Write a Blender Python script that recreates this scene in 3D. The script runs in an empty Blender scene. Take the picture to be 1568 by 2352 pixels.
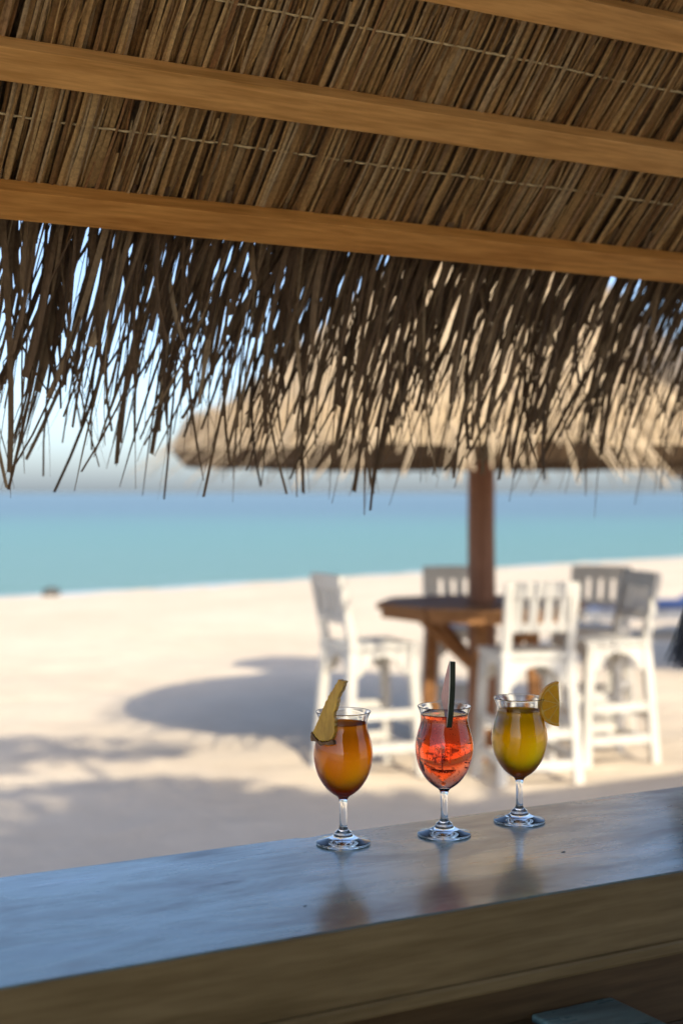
import bpy, bmesh, math, random
from mathutils import Vector, Matrix, noise as mnoise
random.seed(7)
R = math.radians
SC = bpy.context.scene
COL = SC.collection

# ------------------------------------------------------------------ camera
CAM_Z = 1.6
FPX = 3267.0                       # focal length in units of a 1568 x 2352 frame
PITCH = math.atan(44 / FPX)
cd = bpy.data.cameras.new('camera')
cam = bpy.data.objects.new('camera', cd); COL.objects.link(cam)
cam.location = (0, 0, CAM_Z)
cam.rotation_euler = (R(90) - PITCH, 0, 0)
cd.sensor_fit = 'VERTICAL'; cd.sensor_height = 36.0; cd.lens = 50.0
cd.clip_start = 0.05; cd.clip_end = 30000
cd.dof.use_dof = True; cd.dof.focus_distance = 1.86; cd.dof.aperture_fstop = 3.2
cd.dof.aperture_blades = 9
SC.camera = cam

# ------------------------------------------------------------------ sky and sun
SUN_EL = R(35)
SHX, SHY = -0.255, 0.967           # horizontal direction in which shadows fall
w = bpy.data.worlds.new('World'); SC.world = w; w.use_nodes = True
nt = w.node_tree; nt.nodes.clear()
sky = nt.nodes.new('ShaderNodeTexSky'); sky.sky_type = 'NISHITA'; sky.sun_disc = False
sky.sun_elevation = SUN_EL; sky.sun_rotation = math.atan2(-SHX, -SHY)
sky.air_density = 0.7; sky.dust_density = 2.0; sky.ozone_density = 1.6
bg = nt.nodes.new('ShaderNodeBackground'); bg.inputs['Strength'].default_value = 0.102
out = nt.nodes.new('ShaderNodeOutputWorld')
nt.links.new(sky.outputs[0], bg.inputs[0]); nt.links.new(bg.outputs[0], out.inputs[0])
sl = bpy.data.lights.new('sun', 'SUN'); sl.energy = 2.2; sl.angle = R(0.53); sl.color = (1.0, 0.89, 0.69)
so = bpy.data.objects.new('sun', sl); COL.objects.link(so)
so.rotation_euler = Vector((SHX * math.cos(SUN_EL), SHY * math.cos(SUN_EL), -math.sin(SUN_EL))).to_track_quat('-Z', 'Y').to_euler()
so.location = (4, -12, 12)
SC.view_settings.view_transform = 'Standard'; SC.view_settings.look = 'None'
SC.view_settings.exposure = 1.42; SC.view_settings.gamma = 1.0
SC.render.engine = 'CYCLES'
SC.cycles.use_denoising = True
SC.cycles.max_bounces = 14; SC.cycles.transmission_bounces = 12; SC.cycles.diffuse_bounces = 7
SC.cycles.sample_clamp_indirect = 8.0

# ------------------------------------------------------------------ materials
def mat(name):
    m = bpy.data.materials.new(name); m.use_nodes = True
    t = m.node_tree; t.nodes.clear()
    o = t.nodes.new('ShaderNodeOutputMaterial'); b = t.nodes.new('ShaderNodeBsdfPrincipled')
    t.links.new(b.outputs[0], o.inputs[0])
    return m, t, b, o
def N(t, typ, **kw):
    n = t.nodes.new(typ)
    for k, v in kw.items():
        if k in n.inputs: n.inputs[k].default_value = v
        else: setattr(n, k, v)
    return n
def ramp(t, stops, src=None, interp='LINEAR'):
    r = t.nodes.new('ShaderNodeValToRGB'); e = r.color_ramp.elements; r.color_ramp.interpolation = interp
    while len(e) > 1: e.remove(e[-1])
    e[0].position = stops[0][0]; e[0].color = (*stops[0][1], 1)
    for p, c in stops[1:]:
        q = e.new(p); q.color = (*c, 1)
    if src is not None: t.links.new(src, r.inputs[0])
    return r
def coords(t, scale=(1, 1, 1), rot=(0, 0, 0), kind='Object'):
    tc = t.nodes.new('ShaderNodeTexCoord'); mp = t.nodes.new('ShaderNodeMapping')
    mp.inputs['Scale'].default_value = scale; mp.inputs['Rotation'].default_value = rot
    t.links.new(tc.outputs[kind], mp.inputs[0]); return mp.outputs[0]
def noise(t, vec, scale, detail=4, rough=0.55, dist=0.0):
    n = N(t, 'ShaderNodeTexNoise', Scale=scale, Detail=detail, Roughness=rough, Distortion=dist)
    t.links.new(vec, n.inputs['Vector']); return n.outputs['Fac']
def bump(t, b, src, strength=0.3, dist=0.01, prev=None):
    n = N(t, 'ShaderNodeBump', Strength=strength, Distance=dist)
    t.links.new(src, n.inputs['Height'])
    if prev is not None: t.links.new(prev, n.inputs['Normal'])
    t.links.new(n.outputs[0], b.inputs['Normal']); return n.outputs[0]
def mixc(t, fac, a, b2, blend='MIX'):
    m = t.nodes.new('ShaderNodeMix'); m.data_type = 'RGBA'; m.blend_type = blend
    if isinstance(fac, float): m.inputs[0].default_value = fac
    else: t.links.new(fac, m.inputs[0])
    for i, v in ((6, a), (7, b2)):
        if isinstance(v, tuple): m.inputs[i].default_value = (*v, 1)
        else: t.links.new(v, m.inputs[i])
    return m.outputs[2]

def wood(name, c0, c1, c2, rough=0.5, along='x', spec=0.4, grain=1.0, bstr=0.15):
    m, t, b, o = mat(name)
    sc = {'x': (1.2, 16, 16), 'y': (16, 1.2, 16), 'z': (16, 16, 1.2)}[along]
    v = coords(t, sc); a = noise(t, v, 1.6 * grain, 6, 0.6, 0.5)
    v2 = coords(t, tuple(q * 4 for q in sc)); f = noise(t, v2, 2.2 * grain, 3, 0.6)
    r = ramp(t, [(0.34, c0), (0.5, c1), (0.66, c2)], a)
    col = mixc(t, 0.5, r.outputs[0], ramp(t, [(0.36, c0), (0.64, c2)], f).outputs[0])
    v3 = coords(t, (1, 1, 1)); bl = noise(t, v3, 3.0, 3)
    col = mixc(t, 0.5, col, ramp(t, [(0.3, (0.62, 0.62, 0.62)), (0.7, (1, 1, 1))], bl).outputs[0], 'MULTIPLY')
    kv = coords(t, tuple(q * 0.35 for q in sc)); kn = N(t, 'ShaderNodeTexVoronoi', Scale=1.1); t.links.new(kv, kn.inputs['Vector'])
    col = mixc(t, 0.8, col, ramp(t, [(0.03, (0.22, 0.18, 0.15)), (0.09, (1, 1, 1))], kn.outputs['Distance']).outputs[0], 'MULTIPLY')
    t.links.new(col, b.inputs['Base Color']); b.inputs['Roughness'].default_value = rough
    b.inputs['Specular IOR Level'].default_value = spec
    bump(t, b, f, bstr, 0.002)
    return m
def rnd_piece(t):
    """a value of its own for each separate object and each loose piece of a joined mesh"""
    oi = t.nodes.new('ShaderNodeObjectInfo'); g = t.nodes.new('ShaderNodeNewGeometry')
    a = N(t, 'ShaderNodeMath', operation='ADD'); t.links.new(oi.outputs['Random'], a.inputs[0]); t.links.new(g.outputs['Random Per Island'], a.inputs[1])
    f = N(t, 'ShaderNodeMath', operation='FRACT'); t.links.new(a.outputs[0], f.inputs[0])
    return f.outputs[0]
def leafmat(name, stops, transl=0.12, rough=0.75, gscale=(60, 60, 5)):
    m, t, b, o = mat(name)
    rv = rnd_piece(t)
    base = ramp(t, stops, rv).outputs[0]
    v = coords(t, gscale); f = noise(t, v, 3.0, 4, 0.65)
    col = mixc(t, 0.85, base, ramp(t, [(0.25, (0.5, 0.48, 0.45)), (0.55, (0.95, 0.95, 0.95)), (0.8, (1.25, 1.2, 1.1))], f).outputs[0], 'MULTIPLY')
    v2 = coords(t, (1, 1, 1)); sp = noise(t, v2, 55, 3)
    col = mixc(t, 0.5, col, ramp(t, [(0.30, (0.45, 0.42, 0.4)), (0.42, (1, 1, 1))], sp).outputs[0], 'MULTIPLY')
    t.links.new(col, b.inputs['Base Color']); b.inputs['Roughness'].default_value = rough
    b.inputs['Specular IOR Level'].default_value = 0.25
    bump(t, b, f, 0.4, 0.002)
    tr = t.nodes.new('ShaderNodeBsdfTranslucent'); t.links.new(col, tr.inputs[0])
    mx = t.nodes.new('ShaderNodeMixShader'); mx.inputs[0].default_value = transl
    t.links.new(b.outputs[0], mx.inputs[1]); t.links.new(tr.outputs[0], mx.inputs[2]); t.links.new(mx.outputs[0], o.inputs[0])
    return m
def plain(name, c, rough=0.6, spec=0.4, var=0.25, scale=20, bstr=0.2):
    m, t, b, o = mat(name)
    v = coords(t); f = noise(t, v, scale, 5, 0.6)
    lo = tuple(x * (1 - var) for x in c); hi = tuple(min(1, x * (1 + var)) for x in c)
    t.links.new(ramp(t, [(0.3, lo), (0.7, hi)], f).outputs[0], b.inputs['Base Color'])
    b.inputs['Roughness'].default_value = rough; b.inputs['Specular IOR Level'].default_value = spec
    bump(t, b, f, bstr, 0.003)
    return m

M = {}
M['beam'] = wood('beam_wood', (0.46, 0.22, 0.05), (0.74, 0.375, 0.105), (0.82, 0.445, 0.14), 0.5, 'x', 0.3)
M['beam_red'] = wood('red_beam_wood', (0.42, 0.165, 0.028), (0.68, 0.305, 0.065), (0.78, 0.375, 0.09), 0.5, 'x', 0.3)
M['thatch'] = leafmat('dry_palm_leaf', [(0.0, (0.19, 0.10, 0.034)), (0.25, (0.36, 0.21, 0.078)), (0.5, (0.47, 0.295, 0.115)), (0.7, (0.58, 0.39, 0.17)), (0.85, (0.46, 0.335, 0.18)), (1.0, (0.31, 0.15, 0.05))], 0.08)
M['thatch_dark'] = leafmat('gap_shade_palm_leaf', [(0.0, (0.10, 0.065, 0.035)), (0.5, (0.17, 0.115, 0.06)), (1.0, (0.22, 0.155, 0.09))], 0.05)  # darker leaf colour stands in for the shade between the blades
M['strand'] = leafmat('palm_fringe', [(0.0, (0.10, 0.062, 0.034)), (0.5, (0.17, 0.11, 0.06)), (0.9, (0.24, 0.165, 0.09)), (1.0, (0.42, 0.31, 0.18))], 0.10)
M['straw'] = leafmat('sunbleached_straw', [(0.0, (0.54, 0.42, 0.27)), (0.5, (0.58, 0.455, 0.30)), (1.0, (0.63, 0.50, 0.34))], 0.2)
M['cord'] = plain('palm_cord', (0.60, 0.47, 0.25), 0.8, 0.2, 0.25, 90)
M['white'] = wood('white_paint_wood', (0.58, 0.55, 0.49), (0.68, 0.655, 0.60), (0.72, 0.70, 0.65), 0.55, 'z', 0.35, 1.0, 0.1)
M['post'] = wood('dark_post_wood', (0.20, 0.085, 0.045), (0.31, 0.14, 0.075), (0.38, 0.18, 0.10), 0.5, 'z', 0.35)
M['table'] = wood('table_wood', (0.20, 0.095, 0.04), (0.36, 0.17, 0.065), (0.44, 0.22, 0.09), 0.65, 'x', 0.2)
M['skin'] = plain('skin', (0.52, 0.31, 0.21), 0.5, 0.4, 0.06, 30, 0.05)
M['shirt'] = plain('pale_blue_cloth', (0.50, 0.58, 0.72), 0.85, 0.2, 0.08, 60, 0.2)
M['shorts'] = plain('dark_cloth', (0.06, 0.07, 0.10), 0.9, 0.2, 0.1, 60, 0.2)
M['hair'] = leafmat('dark_hair', [(0.0, (0.014, 0.008, 0.006)), (0.5, (0.03, 0.015, 0.010)), (1.0, (0.055, 0.026, 0.017))], 0.05, 0.4)
M['eye'] = plain('eye', (0.05, 0.03, 0.02), 0.2, 0.5, 0.05)
M['lip'] = plain('lip', (0.42, 0.16, 0.13), 0.5, 0.4, 0.05)
M['blue'] = plain('blue_canvas', (0.09, 0.14, 0.30), 0.85, 0.2, 0.1, 15)
M['rock'] = plain('wet_rock', (0.06, 0.06, 0.055), 0.6, 0.4, 0.3, 8)
M['leaf'] = leafmat('green_leaf', [(0.0, (0.04, 0.08, 0.02)), (0.5, (0.06, 0.11, 0.03)), (1.0, (0.09, 0.13, 0.04))], 0.25, 0.5)
M['bark'] = plain('bark', (0.16, 0.12, 0.09), 0.9, 0.2, 0.3, 12, 0.6)

# counter paint: grey-brown, worn smooth, streaky along its length
def counter_mat():
    m, t, b, o = mat('counter_paint')
    v = coords(t, (2.2, 9, 9)); a = noise(t, v, 2.2, 7, 0.62, 0.6)
    col = ramp(t, [(0.30, (0.07, 0.145, 0.15)), (0.50, (0.145, 0.285, 0.30)), (0.74, (0.215, 0.37, 0.385))], a).outputs[0]
    v2 = coords(t, (1, 2.2, 1)); p = noise(t, v2, 5, 5, 0.6, 0.4)
    col = mixc(t, ramp(t, [(0.48, (0, 0, 0)), (0.66, (0.75, 0.75, 0.75))], p).outputs[0], col, (0.085, 0.085, 0.09))
    v4 = coords(t, (3.5, 26, 26)); st_ = noise(t, v4, 3.0, 5, 0.7, 0.8)
    col = mixc(t, 0.6, col, ramp(t, [(0.32, (0.45, 0.45, 0.45)), (0.46, (1, 1, 1)), (0.72, (1.2, 1.2, 1.2))], st_).outputs[0], 'MULTIPLY')
    t.links.new(col, b.inputs['Base Color'])
    rr = ramp(t, [(0.3, (0.16, 0.16, 0.16)), (0.7, (0.42, 0.42, 0.42))], p)
    t.links.new(rr.outputs[0], b.inputs['Roughness'])
    b.inputs['Specular IOR Level'].default_value = 0.6
    b.inputs['Coat Weight'].default_value = 0.45; b.inputs['Coat IOR'].default_value = 1.6; b.inputs['Coat Roughness'].default_value = 0.16
    cw = ramp(t, [(0.32, (0.28, 0.28, 0.28)), (0.50, (0.48, 0.48, 0.48)), (0.68, (0.66, 0.66, 0.66))], st_)
    t.links.new(cw.outputs[0], b.inputs['Coat Weight'])
    v3 = coords(t, (6, 30, 30)); f = noise(t, v3, 4, 4, 0.6)
    n1 = bump(t, b, f, 0.16, 0.0015)
    bump(t, b, p, 0.16, 0.004, n1)
    return m
M['counter'] = counter_mat()
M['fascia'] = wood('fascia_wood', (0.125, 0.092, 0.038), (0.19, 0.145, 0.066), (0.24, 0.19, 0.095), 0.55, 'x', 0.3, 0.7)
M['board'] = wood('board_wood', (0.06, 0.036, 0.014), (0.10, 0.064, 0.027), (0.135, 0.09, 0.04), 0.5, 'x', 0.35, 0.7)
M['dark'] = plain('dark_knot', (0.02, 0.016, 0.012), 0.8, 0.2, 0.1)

def sand_mat():
    m, t, b, o = mat('sand')
    v = coords(t)
    a = noise(t, v, 0.35, 5, 0.6); c = noise(t, v, 3.0, 6, 0.65); g = noise(t, v, 130, 3, 0.7)
    col = ramp(t, [(0.3, (0.65, 0.545, 0.42)), (0.7, (0.73, 0.63, 0.50))], a).outputs[0]
    col = mixc(t, 0.5, col, ramp(t, [(0.3, (0.86, 0.85, 0.83)), (0.6, (1, 1, 1))], c).outputs[0], 'MULTIPLY')
    col = mixc(t, 0.4, col, ramp(t, [(0.3, (0.85, 0.83, 0.8)), (0.7, (1.08, 1.08, 1.08))], g).outputs[0], 'MULTIPLY')
    t.links.new(col, b.inputs['Base Color']); b.inputs['Roughness'].default_value = 0.95; b.inputs['Specular IOR Level'].default_value = 0.1
    n1 = bump(t, b, c, 0.5, 0.06)
    vo = N(t, 'ShaderNodeTexVoronoi', Scale=4.5); t.links.new(v, vo.inputs['Vector']); vo.feature = 'SMOOTH_F1'
    n2 = bump(t, b, vo.outputs['Distance'], 0.35, 0.05, n1)
    bump(t, b, g, 0.3, 0.004, n2)
    return m
M['sand'] = sand_mat()

def sea_mat():
    m, t, b, o = mat('sea_water')
    tc = t.nodes.new('ShaderNodeTexCoord'); sx = t.nodes.new('ShaderNodeSeparateXYZ'); t.links.new(tc.outputs['Object'], sx.inputs[0])
    v = coords(t, (0.01, 0.03, 1)); nz = noise(t, v, 3.0, 4, 0.5)
    ad = N(t, 'ShaderNodeMath', operation='MULTIPLY_ADD'); t.links.new(nz, ad.inputs[0]); ad.inputs[1].default_value = 26.0; t.links.new(sx.outputs['Y'], ad.inputs[2])
    mr = N(t, 'ShaderNodeMapRange'); mr.inputs['From Min'].default_value = 20.0; mr.inputs['From Max'].default_value = 420.0; t.links.new(ad.outputs[0], mr.inputs[0])
    col = ramp(t, [(0.0, (0.15, 0.24, 0.155)), (0.05, (0.10, 0.21, 0.135)), (0.13, (0.072, 0.20, 0.13)), (0.20, (0.062, 0.185, 0.13)), (0.33, (0.052, 0.112, 0.112)), (0.5, (0.048, 0.102, 0.107)), (1.0, (0.055, 0.108, 0.11))], mr.outputs[0]).outputs[0]
    # foam by the shore line
    sh = N(t, 'ShaderNodeMath', operation='MULTIPLY_ADD'); t.links.new(sx.outputs['X'], sh.inputs[0]); sh.inputs[1].default_value = -1.0; t.links.new(sx.outputs['Y'], sh.inputs[2])
    vf = coords(t, (0.5, 0.5, 1)); nf = noise(t, vf, 1.5, 4, 0.6)
    sh2 = N(t, 'ShaderNodeMath', operation='MULTIPLY_ADD'); t.links.new(nf, sh2.inputs[0]); sh2.inputs[1].default_value = -3.0; t.links.new(sh.outputs[0], sh2.inputs[2])
    fr = N(t, 'ShaderNodeMapRange'); fr.inputs['From Min'].default_value = 33.0; fr.inputs['From Max'].default_value = 31.6; t.links.new(sh2.outputs[0], fr.inputs[0])
    col = mixc(t, fr.outputs[0], col, (0.55, 0.58, 0.55))
    t.links.new(col, b.inputs['Base Color'])
    b.inputs['Roughness'].default_value = 0.28; b.inputs['Specular IOR Level'].default_value = 0.35
    vw = coords(t, (0.35, 1.0, 1)); wv = noise(t, vw, 1.4, 6, 0.6, 0.3)
    bump(t, b, wv, 0.6, 0.25)
    return m
M['sea'] = sea_mat()

# ------------------------------------------------------------------ mesh helpers
class MB:
    def __init__(s): s.v = []; s.f = []; s.mi = []; s.cur = 0
    def face(s, idx): s.f.append(tuple(idx)); s.mi.append(s.cur)
    def box(s, x0, x1, y0, y1, z0, z1, mtx=None):
        b = len(s.v)
        for p in ((x0, y0, z0), (x1, y0, z0), (x1, y1, z0), (x0, y1, z0), (x0, y0, z1), (x1, y0, z1), (x1, y1, z1), (x0, y1, z1)):
            s.v.append(tuple(mtx @ Vector(p)) if mtx else p)
        for q in ((0, 3, 2, 1), (4, 5, 6, 7), (0, 1, 5, 4), (1, 2, 6, 5), (2, 3, 7, 6), (3, 0, 4, 7)): s.face([b + i for i in q])
    def bar(s, p, q, wx, wy, taper=1.0, up=(0, 0, 1)):
        p, q = Vector(p), Vector(q); d = (q - p).normalized(); u = Vector(up)
        if abs(d.dot(u)) > 0.95: u = Vector((0, 1, 0))
        a = d.cross(u).normalized(); c = a.cross(d).normalized(); b = len(s.v)
        for o, k in ((p, 1.0), (q, taper)):
            for i, j in ((-1, -1), (1, -1), (1, 1), (-1, 1)): s.v.append(tuple(o + a * i * wx * k / 2 + c * j * wy * k / 2))
        for q4 in ((0, 3, 2, 1), (4, 5, 6, 7), (0, 1, 5, 4), (1, 2, 6, 5), (2, 3, 7, 6), (3, 0, 4, 7)): s.face([b + i for i in q4])
    def prism(s, poly, fn0, fn1):
        """closed solid between the two maps of a polygon"""
        b = len(s.v); n = len(poly)
        for p in poly: s.v.append(tuple(fn0(*p)))
        for p in poly: s.v.append(tuple(fn1(*p)))
        s.face(list(range(b, b + n))[::-1]); s.face(range(b + n, b + 2 * n))
        for i in range(n):
            j = (i + 1) % n; s.face((b + i, b + j, b + n + j, b + n + i))
    def ribbon(s, pts, widths, side, fold=0.0, nrm=None):
        """flat or V-folded strip along pts; side = width direction per point"""
        b = len(s.v); n = len(pts)
        for i, (p, wd) in enumerate(zip(pts, widths)):
            p = Vector(p); sd = Vector(side[i] if isinstance(side, list) else side)
            nn = Vector(nrm) if nrm is not None else Vector((0, 0, 1))
            s.v.append(tuple(p - sd * wd / 2)); s.v.append(tuple(p + nn * fold * wd)); s.v.append(tuple(p + sd * wd / 2))
        for i in range(n - 1):
            k = b + 3 * i
            s.face((k, k + 1, k + 4, k + 3)); s.face((k + 1, k + 2, k + 5, k + 4))
    def tube(s, pts, rad, seg=8, cap=True):
        pts = [Vector(p) for p in pts]; b = len(s.v); n = len(pts); ref = Vector((0.13, 0.31, 0.94))
        for i, p in enumerate(pts):
            d = (pts[min(i + 1, n - 1)] - pts[max(i - 1, 0)]).normalized()
            a = d.cross(ref)
            if a.length < 0.05: a = d.cross(Vector((1, 0, 0)))
            a.normalize(); c = d.cross(a); r = rad[i] if isinstance(rad, (list, tuple)) else rad
            for k in range(seg):
                t = 2 * math.pi * k / seg; s.v.append(tuple(p + (a * math.cos(t) + c * math.sin(t)) * r))
        for i in range(n - 1):
            for k in range(seg):
                k2 = (k + 1) % seg; s.face((b + i * seg + k, b + i * seg + k2, b + (i + 1) * seg + k2, b + (i + 1) * seg + k))
        if cap: s.face([b + k for k in range(seg)][::-1]); s.face([b + (n - 1) * seg + k for k in range(seg)])
    def lathe(s, prof, seg=48, cap0=False, cap1=False):
        """rows of (r, z); r = 0 rows become a point"""
        rows = []
        for r, z in prof:
            if r < 1e-7: rows.append([len(s.v)]); s.v.append((0, 0, z))
            else:
                rows.append(list(range(len(s.v), len(s.v) + seg)))
                for k in range(seg):
                    t = 2 * math.pi * k / seg; s.v.append((r * math.cos(t), r * math.sin(t), z))
        for a, c in zip(rows, rows[1:]):
            for k in range(seg):
                k2 = (k + 1) % seg
                if len(a) == 1 and len(c) == 1: continue
                if len(a) == 1: s.face((a[0], c[k2], c[k]))
                elif len(c) == 1: s.face((a[k], a[k2], c[0]))
                else: s.face((a[k], a[k2], c[k2], c[k]))
        return rows
    def mesh(s, name, mats, smooth=False):
        me = bpy.data.meshes.new(name); me.from_pydata(s.v, [], s.f)
        for m in (mats if isinstance(mats, (list, tuple)) else [mats]): me.materials.append(m)
        me.polygons.foreach_set('material_index', s.mi)
        if smooth: me.polygons.foreach_set('use_smooth', [True] * len(s.f))
        me.update(); return me
    def build(s, name, mats, parent=None, smooth=False, bevel=0.0):
        o = bpy.data.objects.new(name, s.mesh(name, mats, smooth)); COL.objects.link(o)
        if parent is not None: o.parent = parent
        if bevel:
            md = o.modifiers.new('bevel', 'BEVEL'); md.width = bevel; md.segments = 2; md.limit_method = 'ANGLE'; md.angle_limit = R(40)
        return o
def tag(o, label=None, cat=None, group=None, kind=None):
    if label: o['label'] = label
    if cat: o['category'] = cat
    if group: o['group'] = group
    if kind: o['kind'] = kind
    return o
def thing(name, label, cat, loc=(0, 0, 0), rz=0.0, group=None):
    o = bpy.data.objects.new(name, None); COL.objects.link(o); o.empty_display_size = 0.1
    o.location = loc; o.rotation_euler = (0, 0, rz)
    return tag(o, label, cat, group)
def link_mesh(name, me, parent, loc=(0, 0, 0), rot=(0, 0, 0), scale=(1, 1, 1)):
    o = bpy.data.objects.new(name, me); COL.objects.link(o); o.parent = parent
    o.location = loc; o.rotation_euler = rot; o.scale = scale; return o
def copy_tree(o, parent=None):
    c = o.copy(); COL.objects.link(c); c.parent = parent
    for ch in list(o.children): copy_tree(ch, c)
    return c
def fbm(x, y, z=0.0): return mnoise.fractal(Vector((x, y, z)), 1.0, 2.0, 4)

# ================================================================== ground and sea
def axis(lo, hi, fine_lo, fine_hi, step, grow=1.22):
    a = []; x = fine_lo
    while x < fine_hi: a.append(x); x += step
    a.append(fine_hi); st = step; x = fine_hi
    while x < hi: st *= grow; x += st; a.append(min(x, hi))
    st = step; x = fine_lo
    while x > lo: st *= grow; x -= st; a.insert(0, max(x, lo))
    return a
SEA_Z = -0.4
def shore(x): return 33.5 + 1.0 * x if x > -14 else 19.5 + 0.25 * (x + 14)
def sand_z(x, y):
    d = (shore(x) + 3.4 - y) * 0.70 + 0.5 * fbm(x * 0.12, y * 0.12, 3)
    if d > 12: z = 0.0
    elif d > 0: z = SEA_Z * (1 - d / 12) ** 1.3
    else: z = SEA_Z + 0.09 * max(d, -60)
    z -= min(0.10, 0.035 * max(0.0, y - 7.8))
    z += 0.022 * fbm(x * 0.7, y * 0.7, 1) + 0.02 * fbm(x * 2.3, y * 2.3, 5)
    return z
xs = axis(-400, 700, -7, 9, 0.13); ys = axis(-200, 900, 3.0, 18, 0.13, 1.14)
m = MB()
for y in ys:
    for x in xs: m.v.append((x, y, sand_z(x, y)))
nx = len(xs)
for j in range(len(ys) - 1):
    for i in range(nx - 1): m.face((j * nx + i, j * nx + i + 1, (j + 1) * nx + i + 1, (j + 1) * nx + i))
g = m.build('sand', M['sand'], smooth=True); tag(g, kind='structure')
m = MB(); m.v = [(-9000, -300, SEA_Z), (9000, -300, SEA_Z), (9000, 16000, SEA_Z), (-9000, 16000, SEA_Z)]; m.face((0, 1, 2, 3))
tag(m.build('sea', M['sea']), kind='structure')

# ================================================================== the bar: counter (local x along it, y outward)
TH = R(29.3)
CT_Z = CAM_Z - 0.449
N0, N1 = 1.268, 1.641              # inner and outer edge of the top
bar = thing('bar_counter', 'long grey-blue painted wooden bar counter holding the three cocktails', 'counter', (0, 0, 0), TH)
# top: a slab with a chip in its outer edge and softly uneven arrises
m = MB()
S0, S1 = -2.2, 4.6
cols = []
s = S0
while s < S1 + 1e-6:
    cols.append(s); s += 0.01 if 0.2 < s < 2.4 else 0.06
rows_n = 4
for s in cols:
    # outer edge chip near the place where the photograph shows it
    chip = 0.006 * math.exp(-((s - 0.862) / 0.008) ** 2) + 0.004 * math.exp(-((s - 0.876) / 0.012) ** 2)
    w1 = 0.0006 * fbm(s * 9, 2.0); w0 = 0.0008 * fbm(s * 11, 7.0)
    ring = [(N0 + w0, CT_Z - 0.079), (N0 + w0, CT_Z - 0.004), (N0 + w0 + 0.0015, CT_Z - 0.001), (N0 + w0 + 0.005, CT_Z),
            (N1 - 0.004 - chip + w1, CT_Z), (N1 - 0.001 - chip * 0.8 + w1, CT_Z - 0.0015), (N1 - chip * 0.5 + w1, CT_Z - 0.005), (N1 + w1, CT_Z - 0.045), (N1 - 0.02, CT_Z - 0.045), (N0 + 0.03, CT_Z - 0.045), (N0 + 0.03, CT_Z - 0.079)]
    for n, z in ring: m.v.append((s, n, z))
K = 11
for i in range(len(cols) - 1):
    for k in range(K):
        k2 = (k + 1) % K
        m.cur = 1 if k in (0, 1, 9, 10) else 0
        m.face((i * K + k, i * K + k2, (i + 1) * K + k2, (i + 1) * K + k))
m.cur = 0
m.face(range(K)); m.face([(len(cols) - 1) * K + k for k in range(K)][::-1])
m.f = [tuple(reversed(f)) for f in m.f]
m.build('countertop', [M['counter'], M['fascia']], bar)
# small moulding under the fascia, then the recessed boarded front
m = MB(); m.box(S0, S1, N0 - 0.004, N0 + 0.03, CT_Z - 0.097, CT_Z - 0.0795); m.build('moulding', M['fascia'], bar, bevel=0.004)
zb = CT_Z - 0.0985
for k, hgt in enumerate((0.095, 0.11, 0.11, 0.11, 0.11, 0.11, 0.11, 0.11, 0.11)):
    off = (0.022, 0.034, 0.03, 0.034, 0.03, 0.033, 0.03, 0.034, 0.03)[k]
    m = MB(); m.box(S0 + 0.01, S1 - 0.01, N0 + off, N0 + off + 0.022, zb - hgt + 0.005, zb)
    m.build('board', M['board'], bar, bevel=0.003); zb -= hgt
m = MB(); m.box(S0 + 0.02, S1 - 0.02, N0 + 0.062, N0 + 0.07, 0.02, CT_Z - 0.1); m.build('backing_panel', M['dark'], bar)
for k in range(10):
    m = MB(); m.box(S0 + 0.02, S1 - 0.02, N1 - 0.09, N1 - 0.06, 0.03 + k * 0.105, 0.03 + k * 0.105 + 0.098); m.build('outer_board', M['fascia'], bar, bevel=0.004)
# dark knot flecks in the paint
for (px, py, sx, sy) in ((1294, 1960, 0.0042, 0.0022), (700, 2085, 0.003, 0.0012)):
    dx = (px - 784) / FPX; Z = 0.449 * FPX / (py - 1132); X = dx * Z
    ss = X * math.cos(TH) + Z * math.sin(TH); nn = -X * math.sin(TH) + Z * math.cos(TH)
    m = MB(); c = [(ss + sx * math.cos(t) * random.uniform(0.6, 1.1), nn + sy * math.sin(t) * random.uniform(0.6, 1.1)) for t in [2 * math.pi * q / 9 for q in range(9)]]
    m.prism(c, lambda a, b: (a, b, CT_Z - 0.002), lambda a, b: (a, b, CT_Z + 0.0004)); m.build('knot_fleck', M['dark'], bar)
def px_at(px, py, Z):
    """world point seen at (px, py) of a 1568 x 2352 frame, Z metres out"""
    return Vector(((px - 784) / FPX * Z, Z, CAM_Z - (py - 1132) / FPX * Z))
def loc_sn(v): return (v.x * math.cos(TH) + v.y * math.sin(TH), -v.x * math.sin(TH) + v.y * math.cos(TH), v.z)
# a work shelf standing out from the counter towards the bar keeper
shelf = thing('work_shelf', 'dark box shelf with a pale glossy top jutting from under the counter', 'shelf', (0, 0, 0), TH)
c = loc_sn(px_at(1220, 2334, 1.597))
sA, nA, zA = c
m = MB(); m.box(sA, sA + 0.115, 0.62, N0 + 0.02, zA - 0.018, zA); m.build('shelf_top', M['counter'], shelf, bevel=0.003)
m = MB(); m.box(sA + 0.004, sA + 0.022, 0.64, N0 + 0.02, 0.012, zA - 0.0185); m.build('side_panel', M['board'], shelf)
m = MB(); m.box(sA + 0.09, sA + 0.108, 0.64, N0 + 0.02, 0.012, zA - 0.0185); m.build('side_panel', M['board'], shelf)
m = MB(); m.box(sA + 0.0225, sA + 0.0895, N0, N0 + 0.015, 0.03, zA - 0.02); m.build('back_panel', M['board'], shelf)
lip = thing('bottle_rail', 'dark brown wooden rail below the counter beside the box shelf', 'rail', (0, 0, 0), TH)
m = MB(); m.box(sA - 2.0, sA - 0.004, N0 - 0.055, N0 + 0.018, zA - 0.004 - 0.14, zA - 0.004); m.build('rail_front', M['board'], lip, bevel=0.003)

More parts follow.
